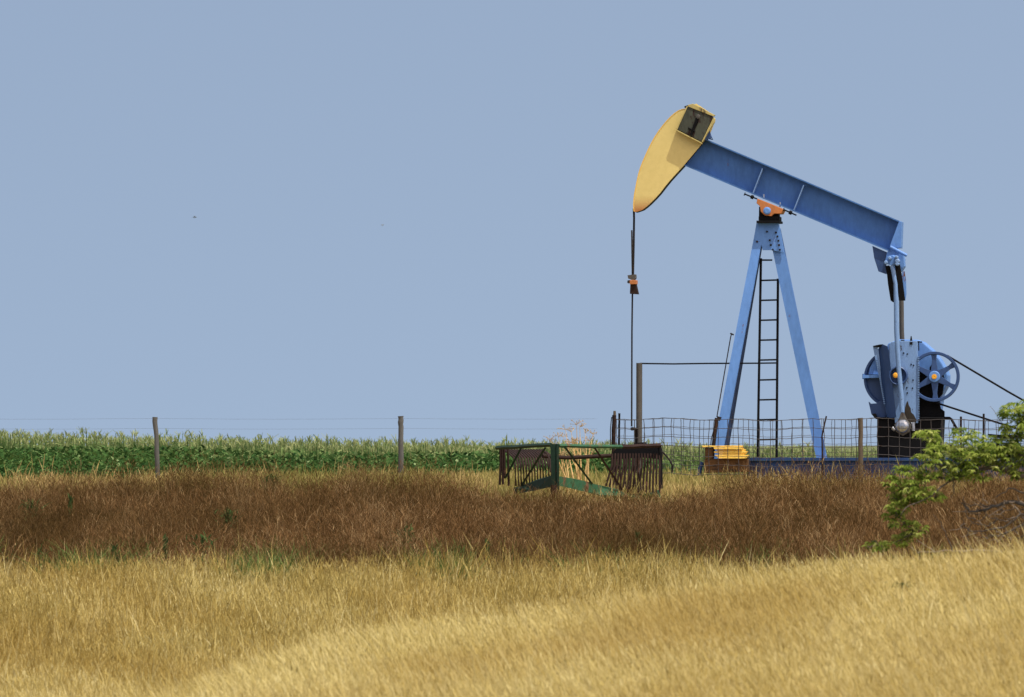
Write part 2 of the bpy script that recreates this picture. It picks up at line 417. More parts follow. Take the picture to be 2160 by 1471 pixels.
# green undergrowth peeping out along the front of the weeds
GRN = veg('green_weed_leaf', [(0, (.018, .035, .012)), (.5, (.05, .09, .028)), (1, (.14, .18, .06))], transl=.35)
def low_green():
    x, y = scatter(4200, 62, 67.5)
    k = fbm(x, y, 2.3, 41)+.35*fbm(x, y, .7, 42)-.02*x > .42; x, y = x[k], y[k]
    ns = 9; bx = np.repeat(x, ns)+rng.normal(0, .05, len(x)*ns); by = np.repeat(y, ns)+rng.normal(0, .05, len(x)*ns)
    n = len(bx)
    return [ribbons(base_at(bx, by), rng.uniform(.35, .85, n), rng.uniform(.006, .012, n), rng.normal(0, .28, (n, 2)), [.5, 1, .8, .1], .25, 3, rng.uniform(.15, .9, n))]
mesh_obj('green_undergrowth', low_green(), veg('fresh_green_blades', [(0, (.03, .06, .015)), (.5, (.08, .14, .035)), (1, (.2, .26, .08))]), 'low green undergrowth where tan grass meets brown weeds', 'ground cover')

def lone_weed(px, py_top, d, h, kind):
    r = np.random.default_rng(int(px*7+py_top)); p = W(px, py_top, d); x0 = p.x
    z0 = p.z-h; root = (x0, d, z0); parts = []
    n = 64 if kind == 'bush' else 44
    t_ = r.uniform(.35 if kind != 'bush' else .15, 1, n)
    base = np.stack([x0+r.normal(0, .010 if kind == 'spike' else .055, n), d+r.normal(0, .03, n), z0+h*t_*.85], 1)
    side = None
    parts.append(ribbons(base, r.uniform(.05, .12, n)*(1 if kind != 'spike' else .8)*min(1, h/.28), r.uniform(.012, .024, n)*min(1, h/.28),
                         r.normal(0, .75 if kind == 'bush' else .22, (n, 2)), [.4, 1, .8, .1], .2, 3, r.uniform(.1, .75, n)))
    leaf = mesh_obj('weed_leaf', parts, GRN, None, parent=None, root=root); del leaf['kind']
    e = empty('green_weed', root); leaf.parent = e; leaf.location = (0, 0, 0); leaf.name = 'foliage'
    s = MB().tube([Vector(root)+Vector((0, 0, -.25)), Vector(root)+Vector((0, 0, h*.9))], [.009, .004], 5); s.build('stem', GRN, e)
    return e
lw = [(65, 1050, 78, .42, 'bush', 'small green weed near the left edge of the brown weeds'),
      (148, 1040, 79, .42, 'spike', 'upright dark green spike standing high in the brown weeds at left'),
      (97, 1150, 66, .40, 'bush', 'pale green weed low at the far left, above the tan grass edge'),
      (242, 1142, 64, .42, 'spike', 'dark green spike at the front of the weeds, between left edge and first post'),
      (349, 1128, 66, .36, 'spike', 'short dark green spike below the left wooden post'),
      (428, 1118, 65, .52, 'bush', 'wide bright green weed right of the left post, at the tan grass edge'),
      (480, 1075, 74, .3, 'bush', 'little green weed in mid weeds between the two left posts'),
      (853, 1108, 69, .34, 'bush', 'small bluish green weed below the second wooden post'),
      (1028, 1132, 65, .42, 'spike', 'tall thin green weed below the left end of the green rack'),
      (1345, 1118, 68, .46, 'spike', 'slender green weed below the right end of the green rack'),
      (570, 1000, 88, .28, 'bush', 'pale green weed on the upper edge of the brown weeds left of second post'),
      (1903, 1228, 42, .05, 'bush', 'tiny green sprout alone in the golden foreground slope at right')]
for a in lw:
    e = lone_weed(*a[:5]); tag(e, a[5], 'weed', 'green weeds growing among the dry plants')

# ------------------------------------------------------------------ crops
SOY = veg('bean_leaf', [(0, (.016, .042, .014)), (.5, (.045, .10, .028)), (.82, (.10, .17, .055)), (1, (.26, .34, .16))], transl=.25)
def soy():
    out = []
    n = 90000; x, y = scatter(n, 100.3, 129, 1.25)
    k = ((y > 104.5) | (x < -5.5+.35*(104-y))) & (x < 2.0+.6*np.sin(y)-.0*y) & (rng.uniform(0, 1, len(y)) < .4+.6*(np.cos((y-.25*x)*6.28/.76) > -.3)); x, y = x[k], y[k]; n = len(x)
    z = ground_z(x, y)+(.55+.05*fbm(x, y, 1.3, 6))*rng.uniform(.25, 1.0, n)**.45
    b = np.stack([x, y, z], 1)
    out.append(ribbons(b, rng.uniform(.03, .07, n), rng.uniform(.035, .065, n), rng.normal(0, .9, (n, 2)), [.5, 1, .25], .2, 2, np.clip(rng.normal(.42, .22, n)+.1*fbm(x, y, 2, 7), 0, 1)))
    return out
mesh_obj('soybean_plants', soy(), SOY, 'low dark green leafy bean rows behind the fence at left', 'crop')

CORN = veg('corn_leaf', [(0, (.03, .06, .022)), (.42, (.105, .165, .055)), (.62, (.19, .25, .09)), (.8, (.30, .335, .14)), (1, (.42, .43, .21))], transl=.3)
def corn():
    out = []; pts = []
    for r_ in range(26):
        y0 = 139+r_*.80
        hw = (1080/F)*y0*1.25+1
        xs = np.arange(-hw, hw, .21); pts.append(np.stack([xs+rng.normal(0, .03, len(xs)), y0+rng.normal(0, .07, len(xs))-.0*xs], 1))
    p = np.concatenate(pts); x, y = p[:, 0], p[:, 1]; n = len(x)
    H = (2.03+.07*fbm(x, y, 5, 17)+.05*fbm(x, y, 1.1, 62))*rng.normal(1, .04, n)
    b = base_at(x, y)
    out.append(ribbons(b, H, np.full(n, .03), rng.normal(0, .02, (n, 2)), [1, .9, .6], 0, 2, np.full(n, .35)))
    for k in range(9):
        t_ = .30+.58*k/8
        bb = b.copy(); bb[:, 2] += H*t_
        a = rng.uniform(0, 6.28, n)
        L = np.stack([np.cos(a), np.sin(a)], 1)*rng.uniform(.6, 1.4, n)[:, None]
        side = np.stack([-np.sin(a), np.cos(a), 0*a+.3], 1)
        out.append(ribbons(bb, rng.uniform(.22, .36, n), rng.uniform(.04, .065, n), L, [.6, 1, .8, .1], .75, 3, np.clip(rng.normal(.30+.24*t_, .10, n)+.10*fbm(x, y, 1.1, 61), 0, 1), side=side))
    for k in range(5):
        bb = b.copy(); bb[:, 2] += H*.97
        out.append(ribbons(bb, rng.uniform(.10, .20, n), rng.uniform(.012, .022, n), rng.normal(0, .35, (n, 2)), [.5, 1, .6], .1, 2, np.clip(rng.normal(.74, .12, n), 0, 1)))
    return out
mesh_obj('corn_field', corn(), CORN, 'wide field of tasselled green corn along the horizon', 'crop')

# ------------------------------------------------------------------ pump jack
pj = empty('pump_jack', (P(1640, 1000).x, P(1640, 1000).y, ground_z(4, 100)), 'blue oil pump jack with yellow horse head, tilted walking beam and orange saddle', 'pump jack')
C = MB
# skid
s = C(); s.plate([(1575, 966), (2350, 966), (2350, 972), (1575, 972)], -.66, .66)
s.plate([(1578, 972.3), (2350, 972.3), (2350, 1010), (1578, 1010)], -.60, -.52)
s.plate([(1578, 972.3), (2350, 972.3), (2350, 1010), (1578, 1010)], .52, .60)
s.plate([(1572, 1010.3), (2350, 1010.3), (2350, 1016), (1572, 1016)], -.66, .66)
skid = s.build('skid_base', NAVY, pj)
# samson post legs (flanged): near and far well-side legs, single rear leg
def leg(a0, a1, b0, b1, w0, w1, mat=BLUE, t=.1):
    s = C()
    f = [P(*a0, w0), P(*a1, w0), P(*b1, w1), P(*b0, w1)]
    s.slab(f, E2*.014)
    mid = [f[0].lerp(f[1], .42)+E2*.014, f[0].lerp(f[1], .58)+E2*.014, f[3].lerp(f[2], .58)+E2*.014, f[3].lerp(f[2], .42)+E2*.014]
    s.slab(mid, E2*(t-.028))
    s.slab([p+E2*(t-.014) for p in f], E2*.014)
    return s.build('leg', mat, pj)
leg((1594, 482), (1612, 482), (1500, 970), (1521, 970), -.10, -.50)
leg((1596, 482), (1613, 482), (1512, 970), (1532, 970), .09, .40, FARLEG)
leg((1620, 482), (1645, 482), (1722, 968), (1744, 968), -.08, -.06, t=.12)
# gusset at the top of the post
s = C(); s.plate([(1595.5, 471), (1643, 471), (1648.5, 497), (1653.6, 533), (1627, 528), (1608.7, 528), (1604, 510), (1589.4, 508)], -.125, -.105)
s.plate([(1597, 471), (1641, 471), (1641, 474), (1597, 474)], -.104, .11)
gus = s.build('gusset_plate', BLUE, pj, bevel=.003)
for x, y in ((1637, 491), (1640, 499), (1642, 508), (1643.5, 517), (1645, 527), (1624, 507), (1626, 517), (1630, 527), (1618, 489), (1597, 510)):
    C().lathe(P(x, y, -.125), -E2, [(.016, 0), (.016, .02), (0, .02)], 6).build('bolt', DRK, gus)
s = C(); s.plate([(1601, 436), (1641, 449), (1643.4, 462), (1600.6, 462)], -.13, .13)
s.plate([(1600, 457), (1644, 457), (1644, 465.3), (1600, 465.3)], -.17, .17)
s.plate([(1595.5, 465.6), (1644.6, 465.6), (1644.6, 470.6), (1595.5, 470.6)], -.24, .24)
s.build('post_cap', BLK, pj, bevel=.004)
# saddle bearing
s = C(); s.plate([(1597.5, 419), (1631, 432.3), (1652.6, 441.5), (1647.5, 451), (1633, 451), (1627, 456.5), (1613, 455), (1604.7, 447), (1602.6, 435), (1595.5, 429)], -.20, .20)
sb = s.build('saddle_bearing', ORG, pj, bevel=.006)
C().lathe(P(1618.4, 445, -.20), -E2, [(.056, 0), (.056, .04), (.035, .05), (0, .05)], 20).build('bearing_pin', BLUE, sb)
for a, c_ in (((1570, 409.5), (1597, 420)), ((1652, 442), (1680, 454.5))):
    p0, p1 = P(*a, -.16), P(*c_, -.16); d_ = p1-p0
    if a[0] > 1600: lump = .55
    else: lump = .62
    C().tube([p0, p0+d_*.05, p0+d_*.06, p0+d_*(lump-.12), p0+d_*(lump-.1), p0+d_*(lump+.1), p0+d_*(lump+.12), p1], [.026, .026, .011, .011, .03, .03, .011, .011], 8).build('adjusting_screw', BLK, sb)
for x, y in ((1611, 414), (1645.5, 431)):
    C().tube([P(x, y+6, -.11), P(x, y-4, -.11)], .013, 6).build('bolt', STEEL, sb)

# walking beam (I section)
TL, TR, BL, BR = (1483, 291), (1899, 467), (1443, 349.5), (1877.5, 531.5)
def along(a, c_, t): return (a[0]+(c_[0]-a[0])*t, a[1]+(c_[1]-a[1])*t)
ux, uy = (TR[0]-TL[0]), (TR[1]-TL[1]); L_ = math.hypot(ux, uy); ux /= L_; uy /= L_; nx, ny = -uy, ux
def off(p, k): return (p[0]+nx*k, p[1]+ny*k)
s = C(); s.plate([off(TL, 2.2), off(TR, 2.2), off(BR, -2.2), off(BL, -2.2)], -.008, .008)
s.plate([TL, TR, off(TR, 2.6), off(TL, 2.6)], -.135, .135)
s.plate([off(BL, -2.8), off(BR, -2.8), BR, BL], -.135, .135)
beam = s.build('walking_beam', BLUEB, pj)
for t0, t1 in (((1610, 353), (1588, 408)), ((1697, 388), (1674, 444))):
    a, c_ = t0, t1; dx, dy = c_[0]-a[0], c_[1]-a[1]
    a = (a[0]+dx*.04-.8, a[1]+dy*.04); 
    C().slab([P(a[0]-.9, a[1], -.134), P(a[0]+.9, a[1]+.7, -.134), P(c_[0]+.9, c_[1]+.7, -.134), P(c_[0]-.9, c_[1], -.134)], E2*.125).build('stiffener', BLUEL, beam)
# rear end plate of beam and tail bearing
s = C(); s.plate([(1896.5, 466.5), (1902.5, 468), (1900.5, 523), (1880, 524), (1877, 519)], -.165, .14)
s.build('end_plate', BLUE, beam, bevel=.004)
C().tube([P(1878, 521, -.20), P(1913, 539.5, -.20)], .024, 8).build('tail_bar', BLUE, beam)
s = C(); s.plate([(1840, 519), (1872, 533), (1869, 548), (1870, 579), (1853, 573), (1844, 545)], -.09, -.06); s.plate([(1840, 519), (1872, 533), (1866, 550), (1870, 579), (1853, 573), (1844, 545)], .06, .09)
br = s.build('tail_bracket', BLUED, pj, bevel=.003)
s = C(); s.plate([(1871, 532), (1880, 525), (1905, 535.5), (1908, 562), (1901, 573), (1890, 573), (1868, 548)], -.13, .13)
s.build('tail_bearing', BLUE, pj, bevel=.006)
s = C(); s.tube([P(1878, 549, -.62), P(1900, 549, .62)], .075, 12); s.build('equalizer', BLUE, pj)
for x, y, r in ((1869, 554, .030), (1877, 545, .028), (1891, 543, .027), (1893, 551, .036), (1892.5, 557, .03)):
    C().lathe(P(x, y, -.64), -E2, [(0, -.08), (r, -.08), (r, .03), (r*.6, .04), (0, .04)], 10).build('bolt', BLUEL, pj)
s = C(); s.plate([(1867, 561), (1876, 560), (1884, 580), (1888.5, 638), (1883.5, 638), (1878.5, 634), (1873, 600), (1871, 580)], -.54, -.50)
s.plate([(1887, 558), (1898, 558), (1904, 592), (1909, 634.5), (1896, 634.5), (1891, 590)], -.55, -.50)
s.build('hanger_plate', BLK, pj, bevel=.003)
s = C(); s.plate([(1903, 574), (1908, 572), (1911, 590), (1912, 620), (1909.5, 635), (1905, 598), (1902, 584)], -.535, -.515)
s.build('hanger_edge', BLUE, pj)
# pitman arms
def pitman(xo, wd, mat):
    pts = [(1881, 561), (1884, 572), (1889, 600), (1890.5, 640), (1891, 700), (1896, 780), (1901, 830), (1903, 870)]
    r = [.030]*3+[.036]*5
    s = C().tube([P(x+xo, y, wd) for x, y in pts], r, 10)
    o = s.build('pitman_arm', mat, pj)
    if xo == 0:
        cc = P(1904, 899, wd)
        z = C(); z.slab([P(1900.3, 870, wd-.03), P(1905.7, 870, wd-.03), P(1912, 884, wd-.03), P(1922, 897, wd-.03), P(1919, 911, wd-.03), P(1904, 920, wd-.03), P(1889, 911, wd-.03), P(1886, 897, wd-.03), P(1896, 884, wd-.03)], E2*.07)
        z.build('wrist_bearing', PIPE, o, bevel=.012)
        C().lathe(cc, -E2, [(.10, 0), (.10, .06), (.085, .085), (.05, .10), (0, .105)], 24).build('crank_pin', STEEL, o)
        C().tube([P(1926, 891, wd), P(1926.5, 909, wd)], .028, 8).build('pin_nut', STEEL, o)
        C().tube([P(1882, 903, wd), P(1888, 907, wd)], .028, 8).build('grease_cup', STEEL, o)
pitman(0, -.60, BLUEL)
pitman(11, .52, PIPE)

# horse head
arc = [(1459, 222), (1449, 228.5), (1439, 230), (1430.5, 233), (1422, 239), (1414, 246), (1405, 255.5), (1397, 265), (1388, 277), (1379.6, 290), (1373, 302), (1367, 314), (1361, 327), (1355, 341), (1350, 354), (1346, 367), (1342.6, 382), (1340, 396), (1337.5, 408), (1336, 420), (1335.2, 432), (1335.6, 441), (1336.5, 446)]
back = [(1340, 448), (1348, 445.6), (1355, 443), (1363, 437), (1371, 430), (1382, 419), (1392, 408), (1402, 395), (1412, 382.6), (1427, 366), (1441, 351), (1462, 326), (1483.7, 300), (1497, 285), (1506, 262), (1507, 250), (1495, 236), (1469, 219)]
s = C(); s.plate(arc+back, -.150, -.138); s.plate(arc+back, .138, .150)
hd = s.build('horse_head', HEAD, pj)
s = C()
for i in range(len(arc)-1): s.slab([P(*arc[i], -.155), P(*arc[i+1], -.155), P(arc[i+1][0]+2.0, arc[i+1][1]+.6, -.155), P(arc[i][0]+2.0, arc[i][1]+.6, -.155)], E2*.31)
s.build('wireline_track', YEL, hd)
s = C()
bk = back[:14]
for i in range(len(bk)-1): s.slab([P(*bk[i], -.136), P(*bk[i+1], -.136), P(bk[i+1][0]-1.5, bk[i+1][1]-.8, -.136), P(bk[i][0]-1.5, bk[i][1]-.8, -.136)], E2*.272)
s.build('rear_edge', DRK, hd)
# box on the head: dark face plate in a yellow tray
bw = -.255
s = C()
box = [(1450.5, 225.5), (1504, 246.5), (1479.6, 299), (1427.8, 272)]
s.plate([(1448.5, 224), (1450.5, 225.5), (1428.5, 273.5), (1426, 271.5)], bw-.012, -.156)
s.plate([(1427, 273.8), (1479.5, 300.8), (1480.5, 304), (1427, 276.8)], bw-.012, -.156)
s.plate([(1451, 221.5), (1462, 219), (1508, 243), (1505, 246), (1451, 225)], bw-.012, -.156)
s.plate([(1505, 247), (1508, 251), (1507, 258), (1497.5, 272), (1482, 300.3), (1480, 299.5)], bw-.002, -.156)
tray = s.build('head_box', paint('faded_box_paint', (.46, .38, .14), .6, .35, .25, rustc=(.12, .09, .04)), hd, bevel=.003)
fp = C().plate(box, bw, -.16).build('face_plate', BOX, tray)
C().tube([P(1472, 246, bw-.01), P(1469, 258, bw-.012), P(1465, 266, bw-.012), P(1461, 276, bw-.012), P(1457.5, 286, bw-.01)], [.03, .022, .026, .014, .02], 7, flat=1).build('latch_lever', BLK, fp)
C().tube([P(1452, 270, bw-.012), P(1466, 278, bw-.012)], .013, 6).build('latch_cross_bar', BLK, fp)
C().lathe(P(1472.5, 246.5, bw-.02), -E2, [(.036, 0), (.03, .02), (0, .025)], 12).build('latch_knob', PIPE, fp)
s = C(); s.tube([P(1494, 272, -.17), P(1499, 287, -.17), P(1503.5, 294.5, -.17), P(1491, 292, -.17)], .012, 6)
s.plate([(1488, 286), (1497, 279), (1500, 291), (1487, 297)], -.2, -.15); s.build('head_hinge', BLUED, hd)
C().tube([P(1444, 226.5, -.14), P(1453, 223.5, -.14)], .016, 6).build('lifting_lug', DRK, hd)
# bridle, carrier bar, polished rod
s = C()
for xo, wd in ((0, -.06), (.6, .06)):
    s.tube([P(1336.6+xo, 440, wd), P(1337.2+xo, 460, wd), P(1336.4+xo, 520, wd), P(1335+xo, 586, wd)], .014, 6)
s.build('bridle', DRK, pj)
C().tube([P(1332.6, 486, -.02), P(1333, 520, -.02), P(1334, 586, -.02)], .012, 6).build('rod_top', PIPE, pj)
s = C(); s.plate([(1323.5, 581), (1331, 580), (1340, 579), (1340.5, 587), (1336, 592), (1325, 588)], -.08, .08); s.plate([(1323.5, 592), (1328, 591), (1328, 596), (1325, 598), (1323, 597)], -.05, .05)
s.build('carrier_clamp', PIPE, pj)
s = C(); s.plate([(1328, 591), (1342, 591), (1342, 600), (1328, 600)], -.10, .10); cb = s.build('carrier_bar', ORG, pj, bevel=.006)
s = C(); s.plate([(1329.5, 600.3), (1341.5, 600.3), (1346, 621), (1328.5, 620)], -.07, .07); s.build('load_cell', RUST, cb, bevel=.004)
C().tube([P(1334, 620, 0), P(1333, 700, 0), P(1332.4, 900, 0)], .0125, 8).build('polished_rod', DRK, pj)
C().lathe(P(1332.6, 735, 0), (0, 0, 1), [(0, 0), (.018, 0), (.026, .05), (.035, .06), (.035, .10), (.024, .12), (0, .12)], 10).build('rod_clamp', RUST, pj)
# ladder
lx = lambda y: 1605-(y-550)*.0165
rx = lambda y: 1641-(y-590)*.008
s = C().tube([P(lx(y), y, .05) for y in (545, 700, 966)], .019, 6); lad = s.build('ladder', BLK, pj)
C().tube([P(rx(y), y, .05) for y in (588, 700, 966)], .019, 6).build('rail', BLK, lad)
for y in (549, 592, 634, 676, 718, 760, 802, 844, 886, 928): 
    xr = rx(y) if y > 580 else 1629
    C().tube([P(lx(y), y, .05), P(xr, y-1 if y > 580 else y, .05)], .0145, 6).build('rung', BLK, lad)
# brake rod beside the front leg
s = C(); s.tube([P(1543, 704, -.55), P(1541, 712, -.55), P(1512, 880, -.62)], .009, 5); s.tube([P(1541, 704, -.55), P(1547, 706.5, -.5)], .013, 5)
s.tube([P(1512, 882, -.62), P(1509, 905, -.62), P(1502, 968, -.62)], [.03, .028, .03], 6); s.plate([(1513, 878), (1522, 881), (1518, 888), (1511, 888)], -.64, -.6)
s.tube([P(1510, 890, -.66), P(1500, 928, -.66), P(1499, 940, -.66)], .008, 5)
s.build('brake_rod', DRK, pj)

# gearbox, pedestal
GC = (1893, 795)
s = C()
prof = [(1874, 724), (1898, 716), (1935, 717), (1947, 722), (1966, 738), (1982, 758), (1994, 778), (1999, 792), (1998, 812), (1987, 832), (1980, 880), (1862, 880), (1852, 850), (1856, 760)]
s.plate(prof, -.22, .40); gb = s.build('gearbox', BLUE, pj, bevel=.02)
s = C(); s.plate([(1938, 781), (1987, 781), (1992, 800), (1988, 832), (1980, 840), (1984, 862), (1992, 868), (1992, 882), (1980, 884), (1938, 884)], -.30, -.225); s.plate([(1961, 775), (1966, 768), (1972, 770), (1968, 781), (1961, 781)], -.3, -.225)
s.build('shadow_gap_plate', BLK, gb)  # solid black plate put in for the shadowed gap under the housing
s = C(); s.plate([(1850, 882), (1985, 882), (1981, 966), (1850, 966)], -.42, .42)
s.plate([(1838, 874), (1847, 884.5), (1990, 884.5), (1990, 880.5), (1850, 880.5), (1846, 872)], -.46, .46)
s.build('pedestal', BLK, pj, bevel=.01)
s = C().plate([(1832, 848), (1836, 852), (1849, 851), (1858, 845), (1870, 850), (1868, 884), (1848, 884), (1838, 874)], -.34, -.20); s.build('brake_bracket', BLUED, gb)
C().tube([P(1992, 882, -.3), P(2003, 882, -.3), P(2007, 885, -.3), P(2020, 908, -.3)], .02, 7).build('oil_line', BLK, gb)
# brake drum at left
dc = P(1884, 799, -.26)
s = C().lathe(dc, -E2, [(0, -.10), (.44, -.10), (.44, .035), (.41, .035), (.39, -.01), (.10, -.01), (.10, .03), (0, .03)], 56)
dr = s.build('brake_drum', BLUED, gb)
s = C().plate([(1820, 792), (1858, 790), (1858, 797), (1820, 798)], -.36, -.20); s.tube([P(1822, 789, -.33), P(1822, 800, -.33)], .022, 8); s.plate([(1835, 776), (1848, 752), (1857, 752), (1857, 790), (1832, 790)], -.275, -.262); s.build('brake_band_lug', BLUE, dr)
# crank: light plate, hub, toothed counterweight racks
s = C(); s.plate([(1874, 727), (1880, 722), (1898, 719.5), (1935, 719.5), (1936, 893), (1888, 893), (1884, 860), (1878, 800)], -.48, -.36)
cr = s.build('crank_arm', BLUEL, pj, bevel=.006)
s = C()
for k in range(38):
    y = 752+k*3.6
    s.plate([(1935.5, y), (1938.8, y+.5), (1938.8, y+2), (1935.5, y+2.4)], -.50, -.43)
s.build('gear_rack', BLUEL, cr)
for x, y in ((1927, 771), (1926, 802), (1925, 819), (1913, 818), (1922, 769), (1914, 829), (1906, 745), (1914, 747)):
    C().lathe(P(x, y, -.481), -E2, [(.012, 0), (.012, .008), (0, .008)], 7).build('bolt', BLK, cr)
s = C(); s.plate([(1919, 721.5), (1925, 721.5), (1925, 727), (1919, 727)], -.49, -.47); s.build('bolt_hole', BLK, cr); s = C().tube([P(1922, 720, -.42), P(1922, 709, -.42)], [.02, .006], 6); s.build('lifting_eye', BLK, cr); s = C(); s.tube([P(1934, 721, -.42), P(1945, 722, -.42)], .012, 6); s.build('clamp_rod', BLK, cr); s = C(); s.tube([P(1937.5, 722, -.42), P(1938, 740, -.42)], .008, 5); s.build('clamp_rod', BLK, cr); s = C()
s.tube([P(1900, 719, -.42), P(1908, 719, -.42)], .016, 6)
s.build('clamp_rod', BLK, cr)
# counterweight plate, shade put in by its tilt to the left and darker blue
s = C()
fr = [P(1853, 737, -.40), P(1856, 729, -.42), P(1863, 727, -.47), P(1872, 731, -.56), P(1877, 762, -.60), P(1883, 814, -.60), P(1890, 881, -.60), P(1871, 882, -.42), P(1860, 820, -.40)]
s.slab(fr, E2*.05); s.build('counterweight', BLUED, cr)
s = C()
edge = [(1841, 730), (1853, 736), (1857, 775), (1860, 820), (1868, 862), (1862, 838), (1855, 800), (1847, 762)]
s.plate(edge, -.43, -.38)
for k in range(24):
    t_ = k/23; x = 1847.5+(1864-1847.5)*t_; y = 758+t_*92
    s.plate([(x, y), (x+3.4, y+.5), (x+3.4, y+2), (x, y+2.2)], -.445, -.431)
s.build('counterweight_edge', BLUEL, cr)
s = C(); s.plate([(1841, 730), (1855, 727), (1862, 726.5), (1858, 731), (1850, 734)], -.46, -.36); s.build('counterweight_cap', BLK, cr)
s = C().lathe(P(1894.5, 793, -.60), -E2, [(.142, -.10), (.142, .0), (.128, .012), (.118, 0), (.10, -.05), (.05, -.06), (.05, -.02), (0, -.02)], 36)
hub = s.build('crank_hub', BLUED, cr)
s = C().lathe(P(1889.5, 792, -.60), -E2, [(.040, -.02), (.040, .02), (.02, .03), (0, .03)], 16); s.build('shaft_end', HUBY, hub)
s = C(); s.plate([(1909, 860), (1912, 850), (1915, 846), (1917, 855), (1921, 862), (1922, 870), (1928, 876), (1933, 886), (1932, 892), (1912, 892), (1911, 880), (1908, 872)], -.484, -.4805); s.build('grease_stain', paint('rusty_grease', (.035, .03, .024), .8, .5, .3), cr)
# far crank behind
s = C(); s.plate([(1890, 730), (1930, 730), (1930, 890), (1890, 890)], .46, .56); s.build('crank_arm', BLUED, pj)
# big six spoke sheave
wc = P(1971.5, 794.8, -.40)
s = C().lathe(wc, -E2, [(.375, -.045), (.375, -.02), (.362, 0), (.375, .02), (.375, .045), (.335, .045), (.328, .01), (.328, -.01), (.335, -.045), (.375, -.045)], 64)
for k in range(6):
    an = math.pi/2+k*math.pi/3+.03; ax_ = Vector((CT, -ST, 0)); u_ = ax_*math.cos(an)+Vector((0, 0, 1))*math.sin(an); v_ = ax_*-math.sin(an)+Vector((0, 0, 1))*math.cos(an)
    s.slab([wc+u_*.06+v_*.055-E2*.025, wc+u_*.06-v_*.055-E2*.025, wc+u_*.26-v_*.030-E2*.02, wc+u_*.34-v_*.045-E2*.02, wc+u_*.34+v_*.045-E2*.02, wc+u_*.26+v_*.030-E2*.02], E2*.04)
sh = s.build('sheave', BLUED, pj, bevel=.004)
s = C().lathe(wc, -E2, [(0, -.06), (.085, -.06), (.085, .05), (.075, .06), (0, .06)], 28); hb = s.build('hub', BLUE, sh)
C().lathe(wc-E2*.06, -E2, [(.038, 0), (.038, .02), (.012, .022), (0, .015)], 16).build('shaft_end', HUBY, hb)
# belts, motor pulley and motor just past the frame
mc = P(2245, 915, -.40)
def belt(a, r0, c_, r1, off_):
    ax_ = Vector((CT, -ST, 0)); zz = Vector((0, 0, 1)); d_ = (c_-a); L = d_.length
    du = d_.normalized(); dn = Vector((0, 0, 1))-du*du.z; dn.normalize()
    k = (r0-r1)/L; ca = math.sqrt(1-k*k)
    n1 = dn*ca+du*k; n2 = -dn*ca+du*k
    s = C()
    for n_ in (n1, n2): s.tube([a+n_*r0+E2*off_, (a+n_*r0).lerp(c_+n_*r1, .5)+E2*off_-Vector((0, 0, .012)), c_+n_*r1+E2*off_], .016, 6)
    return s
belt(wc, .365, mc, .13, 0).build('drive_belt', BLK, pj)
belt(wc, .365, mc, .13, .05).build('drive_belt', BLK, pj)
s = C().lathe(mc, -E2, [(0, -.05), (.13, -.05), (.13, .05), (.05, .05), (0, .06)], 30); s.build('motor_pulley', BLK, pj)
s = C().lathe(mc+E2*.1, E2, [(0, 0), (.15, 0), (.18, .04), (.18, .42), (.14, .47), (0, .47)], 24); s.build('motor', BLUED, pj)
s = C(); s.plate([(2083, 915.5), (2096, 917), (2300, 919), (2300, 926), (2120, 926), (2086, 922)], -.46, .30); s.plate([(2200, 926.3), (2212, 926.3), (2212, 966), (2200, 966)], -.4, .3); s.plate([(2100, 926.3), (2106, 926.3), (2110, 966), (2104, 966)], -.1, .1); s.build('motor_rail', BLK, pj)

# ------------------------------------------------------------------ things about the well
px0 = P(1348, 965, .25)
e = empty('flow_pipe', (px0.x, px0.y, px0.z), 'tall rusty upright pipe with a thin horizontal rod running to the ladder', 'pipe')
C().tube([P(1348.5, 766, .25), P(1348, 1000, .25)], .046, 12).build('upright_pipe', PIPE, e)
C().lathe(P(1348.5, 772, .25), (0, 0, 1), [(0, 0), (.06, 0), (.06, .06), (.045, .075), (0, .075)], 10).build('pipe_cap', DRK, e)
C().tube([P(1350, 767, .25), P(1420, 768, .24), P(1490, 767, .2), P(1600, 766.5, .12), P(1639, 766, .08)], .013, 6).build('cross_rod', BLK, e)
q = P(1334, 1000, 0)
e = empty('wellhead', (q.x, q.y, q.z), 'dark rusty wellhead stub beneath the polished rod, left of the upright pipe', 'wellhead')
C().lathe(P(1333.5, 1000, 0), (0, 0, 1), [(0, 0), (.085, 0), (.085, .18), (.06, .2), (.06, .48), (.05, .5), (.05, .66), (.03, .68), (.03, .8), (0, .82)], 12).build('casing', DRK, e)
C().tube([P(1333, 905, .05), P(1342, 905, .2), P(1343, 940, .24), P(1343, 1000, .24)], .028, 8).build('bypass_pipe', DRK, e)
C().plate([(1337, 935), (1358, 933), (1359, 938), (1337, 941)], -.05, .3).build('flange', BLK, e)

